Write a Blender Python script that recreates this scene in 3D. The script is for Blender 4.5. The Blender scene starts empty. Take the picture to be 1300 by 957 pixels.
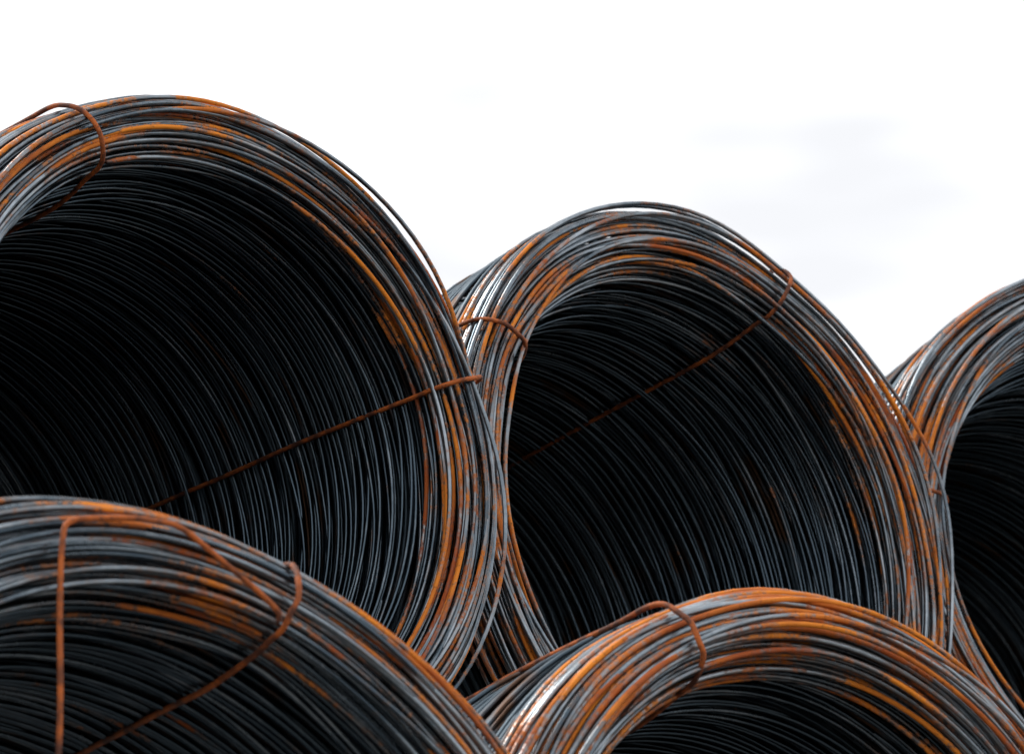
import bpy, math, numpy as np
from mathutils import Vector, Matrix

# ------------------------------------------------------------------ camera, sky, light, exposure
scene = bpy.context.scene
col = scene.collection
R_ = math.radians

cam_data = bpy.data.cameras.new('camera')
cam = bpy.data.objects.new('camera', cam_data)
col.objects.link(cam)
cam.location = (0.0, 0.0, 0.6)
cam.rotation_euler = (R_(90 + 20), 0, 0)
cam_data.sensor_width = 36.0
cam_data.lens = 36.0 * 5500 / 1300
cam_data.clip_start = 0.1
cam_data.clip_end = 5000
cam_data.dof.use_dof = True
cam_data.dof.focus_distance = 7.65
cam_data.dof.aperture_fstop = 8.0
scene.camera = cam

SUN_EL, SUN_AZ = 52, -62          # high, to the left and a little ahead, behind thick cloud
world = bpy.data.worlds.new('World')
scene.world = world
world.use_nodes = True
wt = world.node_tree
wt.nodes.clear()
wo = wt.nodes.new('ShaderNodeOutputWorld')
bg = wt.nodes.new('ShaderNodeBackground')
sky = wt.nodes.new('ShaderNodeTexSky')
sky.sky_type = 'NISHITA'
sky.sun_disc = False
sky.sun_elevation = R_(SUN_EL)
sky.sun_rotation = R_(SUN_AZ)
tc = wt.nodes.new('ShaderNodeTexCoord')
mp = wt.nodes.new('ShaderNodeMapping')
mp.inputs['Scale'].default_value = (6, 6, 20)
mp.inputs['Location'].default_value = (1.2, 9.4, 2.5)
cn = wt.nodes.new('ShaderNodeTexNoise')
cn.inputs['Scale'].default_value = 1.0
cn.inputs['Detail'].default_value = 3.0
cn.inputs['Roughness'].default_value = 0.5
cr = wt.nodes.new('ShaderNodeValToRGB')
cr.color_ramp.elements[0].position = 0.37
cr.color_ramp.elements[0].color = (0.405, 0.404, 0.408, 1)
cr.color_ramp.elements[1].position = 0.72
cr.color_ramp.elements[1].color = (0.70, 0.70, 0.70, 1)
mul = wt.nodes.new('ShaderNodeVectorMath'); mul.operation = 'SCALE'
mul.inputs['Scale'].default_value = 10.0
mx = wt.nodes.new('ShaderNodeMix'); mx.data_type = 'RGBA'
mx.inputs[0].default_value = 0.93           # thick cloud over the clear sky
wt.links.new(tc.outputs['Generated'], mp.inputs['Vector'])
wt.links.new(mp.outputs['Vector'], cn.inputs['Vector'])
wt.links.new(cn.outputs['Fac'], cr.inputs['Fac'])
wt.links.new(cr.outputs['Color'], mul.inputs[0])
wt.links.new(sky.outputs['Color'], mx.inputs[6])
wt.links.new(mul.outputs['Vector'], mx.inputs[7])
wt.links.new(mx.outputs[2], bg.inputs['Color'])
bg.inputs['Strength'].default_value = 0.1
wt.links.new(bg.outputs['Background'], wo.inputs['Surface'])

sun_data = bpy.data.lights.new('sun', 'SUN')
sun = bpy.data.objects.new('sun', sun_data)
col.objects.link(sun)
sun_data.energy = 1.0
sun_data.angle = R_(20)
sun_data.color = (1.0, 0.96, 0.9)
sd = Vector((math.sin(R_(SUN_AZ)) * math.cos(R_(SUN_EL)), math.cos(R_(SUN_AZ)) * math.cos(R_(SUN_EL)), math.sin(R_(SUN_EL))))
sun.rotation_euler = sd.to_track_quat('Z', 'Y').to_euler()
sun.location = (-6, 2, 10)

scene.view_settings.view_transform = 'Standard'
scene.view_settings.look = 'None'
scene.view_settings.gamma = 1.0
scene.view_settings.exposure = 1.25
scene.view_settings.use_curve_mapping = False
scene.cycles.max_bounces = 4
scene.cycles.diffuse_bounces = 2
scene.cycles.glossy_bounces = 4
scene.cycles.use_adaptive_sampling = True
scene.cycles.adaptive_threshold = 0.02
scene.cycles.use_denoising = True

# ------------------------------------------------------------------ materials
class NT:
    def __init__(self, name):
        self.m = bpy.data.materials.new(name)
        self.m.use_nodes = True
        self.t = self.m.node_tree
        self.p = self.t.nodes['Principled BSDF']
    def n(self, typ, **kw):
        nd = self.t.nodes.new(typ)
        for k, v in kw.items():
            setattr(nd, k, v)
        return nd
    def l(self, a, b):
        self.t.links.new(a, b)
    def val(self, sock, v):
        if hasattr(v, 'is_output'):
            self.l(v, sock)
        else:
            sock.default_value = v
    def math(self, op, a, b=0.0, c=None):
        nd = self.n('ShaderNodeMath', operation=op)
        self.val(nd.inputs[0], a); self.val(nd.inputs[1], b)
        if c is not None:
            self.val(nd.inputs[2], c)
        return nd.outputs[0]
    def attr(self, name):
        return self.n('ShaderNodeAttribute', attribute_name=name).outputs['Fac']
    def noise(self, vec, scale, detail=3.0, rough=0.55):
        nd = self.n('ShaderNodeTexNoise')
        self.l(vec, nd.inputs['Vector'])
        nd.inputs['Scale'].default_value = scale
        nd.inputs['Detail'].default_value = detail
        nd.inputs['Roughness'].default_value = rough
        return nd.outputs['Fac']
    def comb(self, x, y, z):
        nd = self.n('ShaderNodeCombineXYZ')
        for i, v in enumerate((x, y, z)):
            self.val(nd.inputs[i], v)
        return nd.outputs[0]
    def step(self, v, a, b):
        nd = self.n('ShaderNodeMapRange', interpolation_type='SMOOTHSTEP')
        self.val(nd.inputs['Value'], v)
        nd.inputs['From Min'].default_value = a
        nd.inputs['From Max'].default_value = b
        return nd.outputs['Result']
    def mix(self, f, a, b):
        nd = self.n('ShaderNodeMix', data_type='RGBA')
        self.val(nd.inputs[0], f); self.val(nd.inputs[6], a); self.val(nd.inputs[7], b)
        return nd.outputs[2]
    def mixf(self, f, a, b):
        nd = self.n('ShaderNodeMix', data_type='FLOAT')
        self.val(nd.inputs[0], f); self.val(nd.inputs[2], a); self.val(nd.inputs[3], b)
        return nd.outputs[0]

def rgb(r, g, b):
    return (r, g, b, 1.0)

def wire_material():
    t = NT('rusting_steel_wire')
    along, seed, bias = t.attr('along'), t.attr('seed'), t.attr('bias')
    pos = t.n('ShaderNodeTexCoord').outputs['Object']
    coil = t.math('FLOOR', t.math('DIVIDE', seed, 10.0))
    off = t.n('ShaderNodeVectorMath', operation='ADD')
    t.l(pos, off.inputs[0])
    t.l(t.comb(t.math('MULTIPLY', coil, 7.31), t.math('MULTIPLY', coil, 3.77), 0.0), off.inputs[1])
    seedv = t.math('MULTIPLY', seed, 37.7)
    sn = t.n('ShaderNodeTexNoise')                                          # stains run along each wire
    t.l(t.comb(t.math('MULTIPLY', along, 3.2), seedv, 0.0), sn.inputs['Vector'])
    sn.inputs['Scale'].default_value = 1.0; sn.inputs['Detail'].default_value = 5.0; sn.inputs['Roughness'].default_value = 0.66
    sep = t.n('ShaderNodeSeparateColor')
    t.l(sn.outputs['Color'], sep.inputs['Color'])
    streak, tone, pale = sep.outputs[0], sep.outputs[1], sep.outputs[2]
    patch = t.noise(off.outputs[0], 5.5, 1.0, 0.5)                          # neighbouring wires stained together
    speck = t.noise(off.outputs[0], 130.0, 2.0, 0.6)
    v = t.math('MULTIPLY_ADD', streak, 1.25, t.math('MULTIPLY', patch, 0.36))
    v = t.math('MULTIPLY_ADD', speck, 0.30, v)
    v = t.math('ADD', v, bias)
    rust = t.step(v, 1.035, 1.165)
    halo = t.step(v, 0.92, 1.12)
    # mill scale: blue grey, paler and duller where it is scuffed; low bias also paints bore shade darker
    scuff = t.step(t.math('ADD', t.math('MULTIPLY_ADD', bias, 0.8, pale), t.math('MULTIPLY', speck, 0.16)), 0.46, 0.92)
    steel = t.mix(scuff, rgb(0.066, 0.090, 0.112), rgb(0.42, 0.47, 0.515))
    steel = t.mix(t.math('MULTIPLY', halo, 0.55), steel, rgb(0.17, 0.09, 0.042))
    rcol = t.mix(t.step(tone, 0.34, 0.66), rgb(0.36, 0.070, 0.008), rgb(0.82, 0.25, 0.013))
    rcol = t.mix(t.step(speck, 0.58, 0.78), rcol, rgb(0.15, 0.042, 0.014))
    t.l(t.mix(rust, steel, rcol), t.p.inputs['Base Color'])
    t.l(t.mixf(rust, t.mixf(scuff, 1.0, 0.9), 0.0), t.p.inputs['Metallic'])
    t.l(t.mixf(rust, t.mixf(scuff, 0.26, 0.34), 0.8), t.p.inputs['Roughness'])
    bump = t.n('ShaderNodeBump')
    bump.inputs['Strength'].default_value = 0.35
    bump.inputs['Distance'].default_value = 0.0012
    t.l(t.math('ADD', t.math('MULTIPLY', speck, t.mixf(rust, 0.3, 1.0)), rust), bump.inputs['Height'])
    t.l(bump.outputs['Normal'], t.p.inputs['Normal'])
    return t.m

def tie_material():
    t = NT('rusted_tie_wire')
    pos = t.n('ShaderNodeTexCoord').outputs['Object']
    a = t.noise(pos, 30.0, 4.0)
    b = t.noise(pos, 260.0, 3.0)
    c = t.mix(t.step(a, 0.35, 0.65), rgb(0.085, 0.024, 0.011), rgb(0.50, 0.115, 0.014))
    c = t.mix(t.step(b, 0.54, 0.70), c, rgb(0.11, 0.034, 0.016))
    t.l(c, t.p.inputs['Base Color'])
    t.p.inputs['Roughness'].default_value = 0.75
    bump = t.n('ShaderNodeBump')
    bump.inputs['Strength'].default_value = 0.8
    bump.inputs['Distance'].default_value = 0.0015
    t.l(b, bump.inputs['Height'])
    t.l(bump.outputs['Normal'], t.p.inputs['Normal'])
    return t.m

def ground_material():
    t = NT('yard_ground')
    pos = t.n('ShaderNodeTexCoord').outputs['Object']
    c = t.mix(t.step(t.noise(pos, 1.3, 6.0), 0.35, 0.65), rgb(0.085, 0.083, 0.078), rgb(0.14, 0.133, 0.122))
    c = t.mix(t.step(t.noise(pos, 60.0, 3.0), 0.5, 0.7), c, rgb(0.19, 0.18, 0.166))
    t.l(c, t.p.inputs['Base Color'])
    t.p.inputs['Roughness'].default_value = 0.95
    return t.m

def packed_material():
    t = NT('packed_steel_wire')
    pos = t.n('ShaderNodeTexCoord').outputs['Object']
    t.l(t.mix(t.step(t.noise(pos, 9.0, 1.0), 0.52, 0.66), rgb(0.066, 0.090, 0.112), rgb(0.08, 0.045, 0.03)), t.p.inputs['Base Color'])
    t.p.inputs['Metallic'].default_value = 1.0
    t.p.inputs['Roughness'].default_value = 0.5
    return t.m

WIRE, TIE, GROUND, PACKED = wire_material(), tie_material(), ground_material(), packed_material()

# ------------------------------------------------------------------ ground
gm = bpy.data.meshes.new('ground')
gm.from_pydata([(-400, -400, 0), (400, -400, 0), (400, 400, 0), (-400, 400, 0)], [], [(0, 1, 2, 3)])
gm.materials.append(GROUND)
ground = bpy.data.objects.new('ground', gm)
ground['kind'] = 'structure'
ground['label'] = 'bare grey yard ground under the pile'
col.objects.link(ground)

# ------------------------------------------------------------------ wire geometry
WD = 0.0089                       # wire diameter

def tube(pts, e1, e2, rad, sides, closed):
    """verts (N*sides, 3) and quads of a tube around pts with frame e1, e2"""
    n = len(pts)
    a = np.arange(sides) * 2 * np.pi / sides
    v = pts[:, None, :] + rad * (np.cos(a)[None, :, None] * e1[:, None, :] + np.sin(a)[None, :, None] * e2[:, None, :])
    m = n if closed else n - 1
    i = np.arange(m)[:, None]; j = np.arange(sides)[None, :]
    i2 = (i + 1) % n; j2 = (j + 1) % sides
    q = np.stack([i * sides + j, i2 * sides + j, i2 * sides + j2, i * sides + j2], -1).reshape(-1, 4)
    if not closed:                                       # cut ends
        e = (n - 1) * sides
        for k in range((sides - 2) // 2):
            q = np.concatenate([q, [[0, 2 * k + 1, 2 * k + 2, 2 * k + 3], [e, e + 2 * k + 3, e + 2 * k + 2, e + 2 * k + 1]]])
    return v.reshape(-1, 3), q

def to_mesh(name, verts, quads, mat, attrs=None):
    me = bpy.data.meshes.new(name)
    nv, nq = len(verts), len(quads)
    me.vertices.add(nv); me.loops.add(nq * 4); me.polygons.add(nq)
    me.vertices.foreach_set('co', np.ascontiguousarray(verts, dtype=np.float32).ravel())
    me.loops.foreach_set('vertex_index', np.ascontiguousarray(quads, dtype=np.int32).ravel())
    me.polygons.foreach_set('loop_start', np.arange(0, nq * 4, 4, dtype=np.int32))
    me.polygons.foreach_set('use_smooth', np.ones(nq, dtype=bool))
    me.materials.append(mat)
    for k, a in (attrs or {}).items():
        me.attributes.new(k, 'FLOAT', 'POINT').data.foreach_set('value', np.ascontiguousarray(a, dtype=np.float32))
    me.update(calc_edges=True)
    return me

class Coil:
    """one coil: local X right, Y along the bore away from the mouth, Z up, origin on its underside"""
    def __init__(self, idx, name, label, group, R, q, L, e2, p2, seed, segs):
        self.idx, self.R, self.Ri, self.L, self.e2, self.p2, self.segs = idx, R, q * R, L, e2, p2, segs
        self.rng = np.random.default_rng(seed)
        self.root = bpy.data.objects.new(name, None)
        self.root.empty_display_size = 0.2
        self.root['label'] = label
        self.root['category'] = 'wire coil'
        self.root['group'] = group
        col.objects.link(self.root)
        self.bulk = []
        self.ties = ()
    def place(self, centre, yaw, dip):
        m = Matrix.Rotation(R_(yaw), 4, 'Z') @ Matrix.Rotation(R_(-dip), 4, 'X')
        base = Vector(centre) - m.to_3x3() @ Vector((0, 0, self.R))
        self.root.matrix_world = Matrix.Translation(base) @ m
    def path(self, phi, r, s, cx=0., cz=0., tx=0., tz=0., wr=.003, ws=.004, bumps=()):
        rng = self.rng
        rr = np.full_like(phi, r) * (1 + self.e2 * np.cos(2 * (phi - self.p2)))
        ss = np.full_like(phi, s)
        for n in range(2, 8):
            a, b = rng.normal(size=2) * wr / (n - 1) ** 0.8
            rr = rr + a * np.cos(n * phi) + b * np.sin(n * phi)
            a, b = rng.normal(size=2) * ws / (n - 1) ** 0.8
            ss = ss + a * np.cos(n * phi) + b * np.sin(n * phi)
        if s < 0.16:                                     # turns drawn together under the ties
            mid = (self.R + self.Ri) / 2
            for p0 in self.ties:
                d = (phi - R_(p0) + np.pi) % (2 * np.pi) - np.pi
                g = np.exp(-(d / R_(14)) ** 2)
                rr = rr + (mid - rr) * 0.12 * g
                ss = ss + (0.10 - ss) * 0.08 * g
        for (p0, w, dr, ds) in bumps:
            d = (phi - R_(p0) + np.pi) % (2 * np.pi) - np.pi
            g = np.exp(-(d / R_(w)) ** 2)
            rr = rr + dr * g; ss = ss + ds * g
        ss = ss + r * (tx * np.cos(phi) + tz * np.sin(phi))
        return np.stack([rr * np.cos(phi) + cx, ss, rr * np.sin(phi) + cz + self.R], -1)
    def turn(self, r, s, bias, part=True, segs=None, sides=6, rad=WD / 2, span=None, **kw):
        segs = segs or self.segs
        if span is None:
            phi = -np.pi / 2 + np.arange(segs) * 2 * np.pi / segs
            closed = True
        else:
            phi = np.radians(np.linspace(span[0], span[1], segs))
            closed = False
        pts = self.path(phi, r, s, **kw)
        er = np.stack([np.cos(phi), np.zeros_like(phi), np.sin(phi)], -1)
        ey = np.tile([0., 1., 0.], (len(phi), 1))
        v, q = tube(pts, er, ey, rad, sides, closed)
        al = np.repeat((phi + np.pi / 2) * r, sides)
        sd = self.idx * 10 + self.rng.random() * 9.9
        at = dict(along=al, seed=np.full(len(v), sd), bias=np.full(len(v), bias + self.rng.normal() * 0.03))
        if part:
            o = bpy.data.objects.new('wire_turn', to_mesh('wire_turn', v, q, WIRE, at))
            o.parent = self.root
            col.objects.link(o)
        else:
            self.bulk.append((v, q, at))
    def wind(self, face_bias, bore_bias, loose, spread=1.0):
        rng = self.rng; R, Ri, L = self.R, self.Ri, self.L
        t = R - Ri; mid = (R + Ri) / 2
        depth = 0.085
        # core turns, packed between the bore and the outside
        for s in np.arange(0.085, L - 0.04, 0.019):
            for r in np.arange(Ri + 0.042, R - 0.028, 0.019):
                if s < 0.13 and (r - mid) > t / 2 - 0.048:
                    continue
                if s < 0.20 and r < Ri + 0.055:
                    continue
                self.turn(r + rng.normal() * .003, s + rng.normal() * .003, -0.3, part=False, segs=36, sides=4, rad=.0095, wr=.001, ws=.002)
        # bore wall: the layer one sees, and two under it
        for layer in (0, 1, 2):
            tx = tz = cx = cz = 0.
            s = 0.075 + 0.012 * layer
            while s < L - 0.03:
                k = 0.72
                tx = k * tx + rng.normal() * .007; tz = k * tz + rng.normal() * .007
                cx = k * cx + rng.normal() * .0035; cz = k * cz + rng.normal() * .0035
                if rng.random() < .10:
                    tx += rng.normal() * .022; tz += rng.normal() * .022
                f = math.exp(-s / 0.25)
                flare = 0.022 * math.exp(-((s - 0.06) / 0.11) ** 2)         # the bore opens out towards the mouth
                self.turn(Ri + flare + abs(rng.normal()) * .003 + layer * .0125, s, bore_bias + (face_bias - bore_bias) * 0.75 * f,
                          part=(layer == 0 or (layer == 1 and s < 0.6)), segs=(self.segs if s < 1.0 else 80) if layer == 0 else 76, sides=6 if layer == 0 and s < 1.2 else 5,
                          cx=cx, cz=cz, tx=tx, tz=tz, wr=.0018, ws=.0035)
                s += WD * (1.30 + rng.exponential(.95))
        # mouth: rounded rim from the bore over to the outside
        for layer in range(3):
            h = t / 2 - layer * 0.0125
            dd = depth - layer * 0.0125
            n = int((math.pi * (h + dd) / 2) / (WD * (1.28 + .08 * layer)))
            tx = tz = cx = cz = 0.
            for i in range(n):
                a = math.pi * (i + 0.5) / n
                r = mid - h * math.cos(a) * (0.74 if a < 1.57 else 1)
                s = depth + 0.012 - dd * math.sin(a) ** 0.8
                k = 0.55
                tx = k * tx + rng.normal() * .0055 * spread; tz = k * tz + rng.normal() * .0055 * spread
                cx = k * cx + rng.normal() * .004 * spread; cz = k * cz + rng.normal() * .0035 * spread
                self.turn(r + rng.normal() * .002, s + rng.normal() * .003, face_bias + (0.03 if layer == 0 else 0),
                          cx=cx, cz=cz, tx=tx, tz=tz, wr=.0017 * spread, ws=.003)
        # a few slack turns lying across the others
        for i in range(loose):
            a = math.pi * (0.30 + 0.62 * rng.random())
            r = mid - t / 2 * math.cos(a) * (0.74 if a < 1.57 else 1)
            self.turn(r, depth - depth * math.sin(a) - 0.002 * rng.random(), face_bias + .06,
                      cx=rng.normal() * .012, cz=rng.normal() * .009, tx=rng.normal() * .016, tz=rng.normal() * .016,
                      wr=.004, ws=.005)
        # outside and back
        s = 0.075
        while s < L:
            self.turn(R - abs(rng.normal()) * .004, s, face_bias, part=s < 0.13, segs=84, sides=5, cx=rng.normal() * .003, cz=rng.normal() * .003,
                      tx=rng.normal() * .006, tz=rng.normal() * .006, wr=.002, ws=.003)
            s += WD * 1.25
        for r in np.arange(Ri + .006, R, WD * 1.2):
            self.turn(r, L - 0.01 + rng.normal() * .004, face_bias, part=False, segs=64, sides=5, tx=rng.normal() * .006, tz=rng.normal() * .006)
    def finish(self):
        vs, qs, off = [], [], 0
        at = dict(along=[], seed=[], bias=[])
        for v, q, a in self.bulk:
            vs.append(v); qs.append(q + off); off += len(v)
            for k in at: at[k].append(a[k])
        me = to_mesh('packed_winding', np.concatenate(vs), np.concatenate(qs), PACKED, {k: np.concatenate(a) for k, a in at.items()})
        o = bpy.data.objects.new('packed_winding', me)
        o['kind'] = 'stuff'
        o.parent = self.root
        col.objects.link(o)
    def free_tube(self, name, pts, rad, mat, closed=False, sides=8, sub=6, attrs=None):
        """smooth tube through control points given as (x, y, z) in the coil's frame, z measured from the axis"""
        p = np.array(pts, float); p[:, 2] += self.R
        n = len(p); out = []
        rng_ = range(n if closed else n - 1)
        for i in rng_:
            if closed:
                a, b, c, d = p[(i - 1) % n], p[i], p[(i + 1) % n], p[(i + 2) % n]
            else:
                a, b, c, d = p[max(i - 1, 0)], p[i], p[i + 1], p[min(i + 2, n - 1)]
            for k in range(sub):
                u = k / sub
                out.append(0.5 * (2 * b + (c - a) * u + (2 * a - 5 * b + 4 * c - d) * u * u + (3 * b - a - 3 * c + d) * u ** 3))
        if not closed:
            out.append(p[-1])
        out = np.array(out)
        tg = np.roll(out, -1, 0) - np.roll(out, 1, 0)
        if not closed:
            tg[0] = out[1] - out[0]; tg[-1] = out[-1] - out[-2]
        tg /= np.linalg.norm(tg, axis=1)[:, None]
        e1 = np.zeros_like(out)
        ref = np.cross(tg[0], [0.31, 0.2, 0.93]); ref /= np.linalg.norm(ref)
        for i in range(len(out)):
            ref = ref - tg[i] * (ref @ tg[i]); ref /= np.linalg.norm(ref)
            e1[i] = ref
        e2 = np.cross(tg, e1)
        v, q = tube(out, e1, e2, rad, sides, closed)
        o = bpy.data.objects.new(name, to_mesh(name, v, q, mat))
        o.parent = self.root
        col.objects.link(o)
        return o
    def tie(self, phi, lean=0.0, rad=0.0045):
        """binding wire round the wall of the coil: through the bore, over the mouth, along the outside"""
        R, Ri, L = self.R, self.Ri, self.L
        t = R - Ri; rng = self.rng
        prof = []
        for s in np.linspace(L - 0.08, 0.20, 9):
            prof.append((Ri - 0.006, s, 0))
        mid = (R + Ri) / 2
        for a in np.linspace(0.12, math.pi - 0.12, 9):
            inner = a < 1.57
            prof.append((mid - (t / 2 * (0.70 if inner else 0.96) + 0.010) * math.cos(a), 0.097 - 0.109 * math.sin(a) ** 0.78, lean * (a / math.pi)))
        for s in np.linspace(0.16, L - 0.08, 8):
            prof.append((R + 0.008, s, lean))
        for a in (0.5, 1.57, 2.64):
            prof.append(((R + Ri) / 2 + (t / 2 + .008) * math.cos(a), L - 0.02 + 0.03 * math.sin(a), lean * (1 - a / math.pi)))
        pts = []
        for r, s, dl in prof:
            p = R_(phi + dl)
            r = r * (1 + self.e2 * math.cos(2 * (p - self.p2))) + rng.normal() * .0012
            p += rng.normal() * .0022
            pts.append((r * math.cos(p), s, r * math.sin(p)))
        return self.free_tube('tie_wire', pts, rad, TIE, closed=True)

UP, LOW = 'wire coils stacked in the upper row', 'wire coils stacked in the lower row'

# ------------------------------------------------------------------ the five coils
a = Coil(0, 'wire_coil', 'large dark steel wire coil, leftmost of the upper row, its open bore facing out', UP, .641, .775, 2.0, .005, .5, 11, 100)
a.place((-.496, 7.082, 3.070), 39.3, 0)
a.ties = (22.8, 120, 232, 310)
a.wind(0.03, -0.20, 6)
a.turn(.80 * a.R, .022, .12, span=(118.6, -150), segs=90, bumps=((75, 30, -.012, 0),), wr=.001, ws=.002)   # the loose cut end
a.tie(22.8); a.tie(120, lean=1.5); a.tie(232); a.tie(310)
a.finish()

b = Coil(1, 'wire_coil', 'rusty steel wire coil in the middle of the upper row, between its two neighbours', UP, .666, .785, 2.0, -.047, -.06, 23, 100)
b.place((.411, 8.088, 3.232), 38.5, 5.5)
b.ties = (68, 149.5, 250, 330)
b.wind(0.035, -0.20, 8, 1.1)
b.turn(b.R, .03, .0, cz=-.003, wr=.001, bumps=((94, 24, .006, 0),))
b.turn(b.R, .02, .03, bumps=((23, 19, .026, -.02), (46, 16, .003, 0)), wr=.0015)
b.turn(b.Ri + .036, .03, .06, bumps=((66, 26, -.045, -.01),), wr=.002)
b.turn(b.Ri + .040, .03, .10, bumps=((84, 22, -.028, -.01),), wr=.002)
b.tie(68); b.tie(149.5); b.tie(250); b.tie(330)
b.finish()

c = Coil(2, 'wire_coil', 'pale rust-streaked wire coil cut off by the photo edge, rightmost of the upper row', UP, .71, .765, 2.0, -.029, 2.4, 37, 100)
c.place((1.449, 9.061, 3.482), 27, 6)
c.ties = (175, 235, 300)
c.wind(0.05, -0.20, 8, 1.2)
for k in range(5):
    c.turn(c.R - .004, .02 + .012 * k, .04, bumps=((146 + 6 * k, 16, .010 + .006 * (k % 3), 0),), wr=.003)
c.tie(175); c.tie(235); c.tie(300)
c.finish()

d = Coil(3, 'wire_coil', 'wire coil in the lower row with two orange ties and a loose tie tail', LOW, .633, .77, 1.22, .06, -.5, 41, 112)
d.place((-.412, 5.520, 1.806), 32, 1)
d.ties = (74.5, 215, 310)
d.wind(0.015, -0.15, 6, 1.1)
d.tie(74.5); d.tie(215); d.tie(310)
# a tie that came loose: it hangs in the mouth, bends over the rim and runs across to the next tie
d.free_tube('tie_wire', [(-.195, .02, .16), (-.206, -.010, .241), (-.209, -.016, .325), (-.213, -.016, .431), (-.214, -.017, .496), (-.213, -.018, .532), (-.210, -.018, .552),
                         (-.198, -.018, .562), (-.178, -.018, .568), (-.120, -.018, .579), (-.073, -.018, .582), (-.037, -.020, .577), (.023, -.022, .541), (.071, -.022, .512),
                         (.108, -.018, .488), (.116, -.010, .476)], .0042, TIE)
d.finish()

e = Coil(4, 'wire_coil', 'orange-rusted wire coil in the lower row, below the middle coil, with one tie', LOW, .620, .78, 1.22, -.05, -.2, 53, 112)
e.place((.470, 6.231, 1.901), 32, 2)
e.ties = (113.7, 30, 210, 300)
e.wind(0.075, -0.20, 7, 1.1)
e.tie(113.7); e.tie(30); e.tie(210); e.tie(300)
e.finish()

# ------------------------------------------------------------------ unseen coils added end to end behind the upper row to keep its bores dark
rear = Coil(5, 'wire_coil', 'unseen wire coil added behind the leftmost upper coil to keep its bore dark', 'unseen wire coils added behind the upper row', .645, .78, 1.4, 0, 0, 61, 64)
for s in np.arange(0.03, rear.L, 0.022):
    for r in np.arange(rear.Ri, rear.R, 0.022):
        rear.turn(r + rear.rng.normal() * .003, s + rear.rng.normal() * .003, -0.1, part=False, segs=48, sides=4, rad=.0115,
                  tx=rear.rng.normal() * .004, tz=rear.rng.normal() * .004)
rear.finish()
def end_to_end(front, root, gap=0.06):
    m = front.root.matrix_world
    root.matrix_world = m @ Matrix.Translation((0, front.L + gap, front.R - rear.R))
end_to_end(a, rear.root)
for front, label in ((b, 'unseen wire coil added behind the middle upper coil to keep its bore dark'),
                     (c, 'unseen wire coil added behind the rightmost upper coil to keep its bore dark')):
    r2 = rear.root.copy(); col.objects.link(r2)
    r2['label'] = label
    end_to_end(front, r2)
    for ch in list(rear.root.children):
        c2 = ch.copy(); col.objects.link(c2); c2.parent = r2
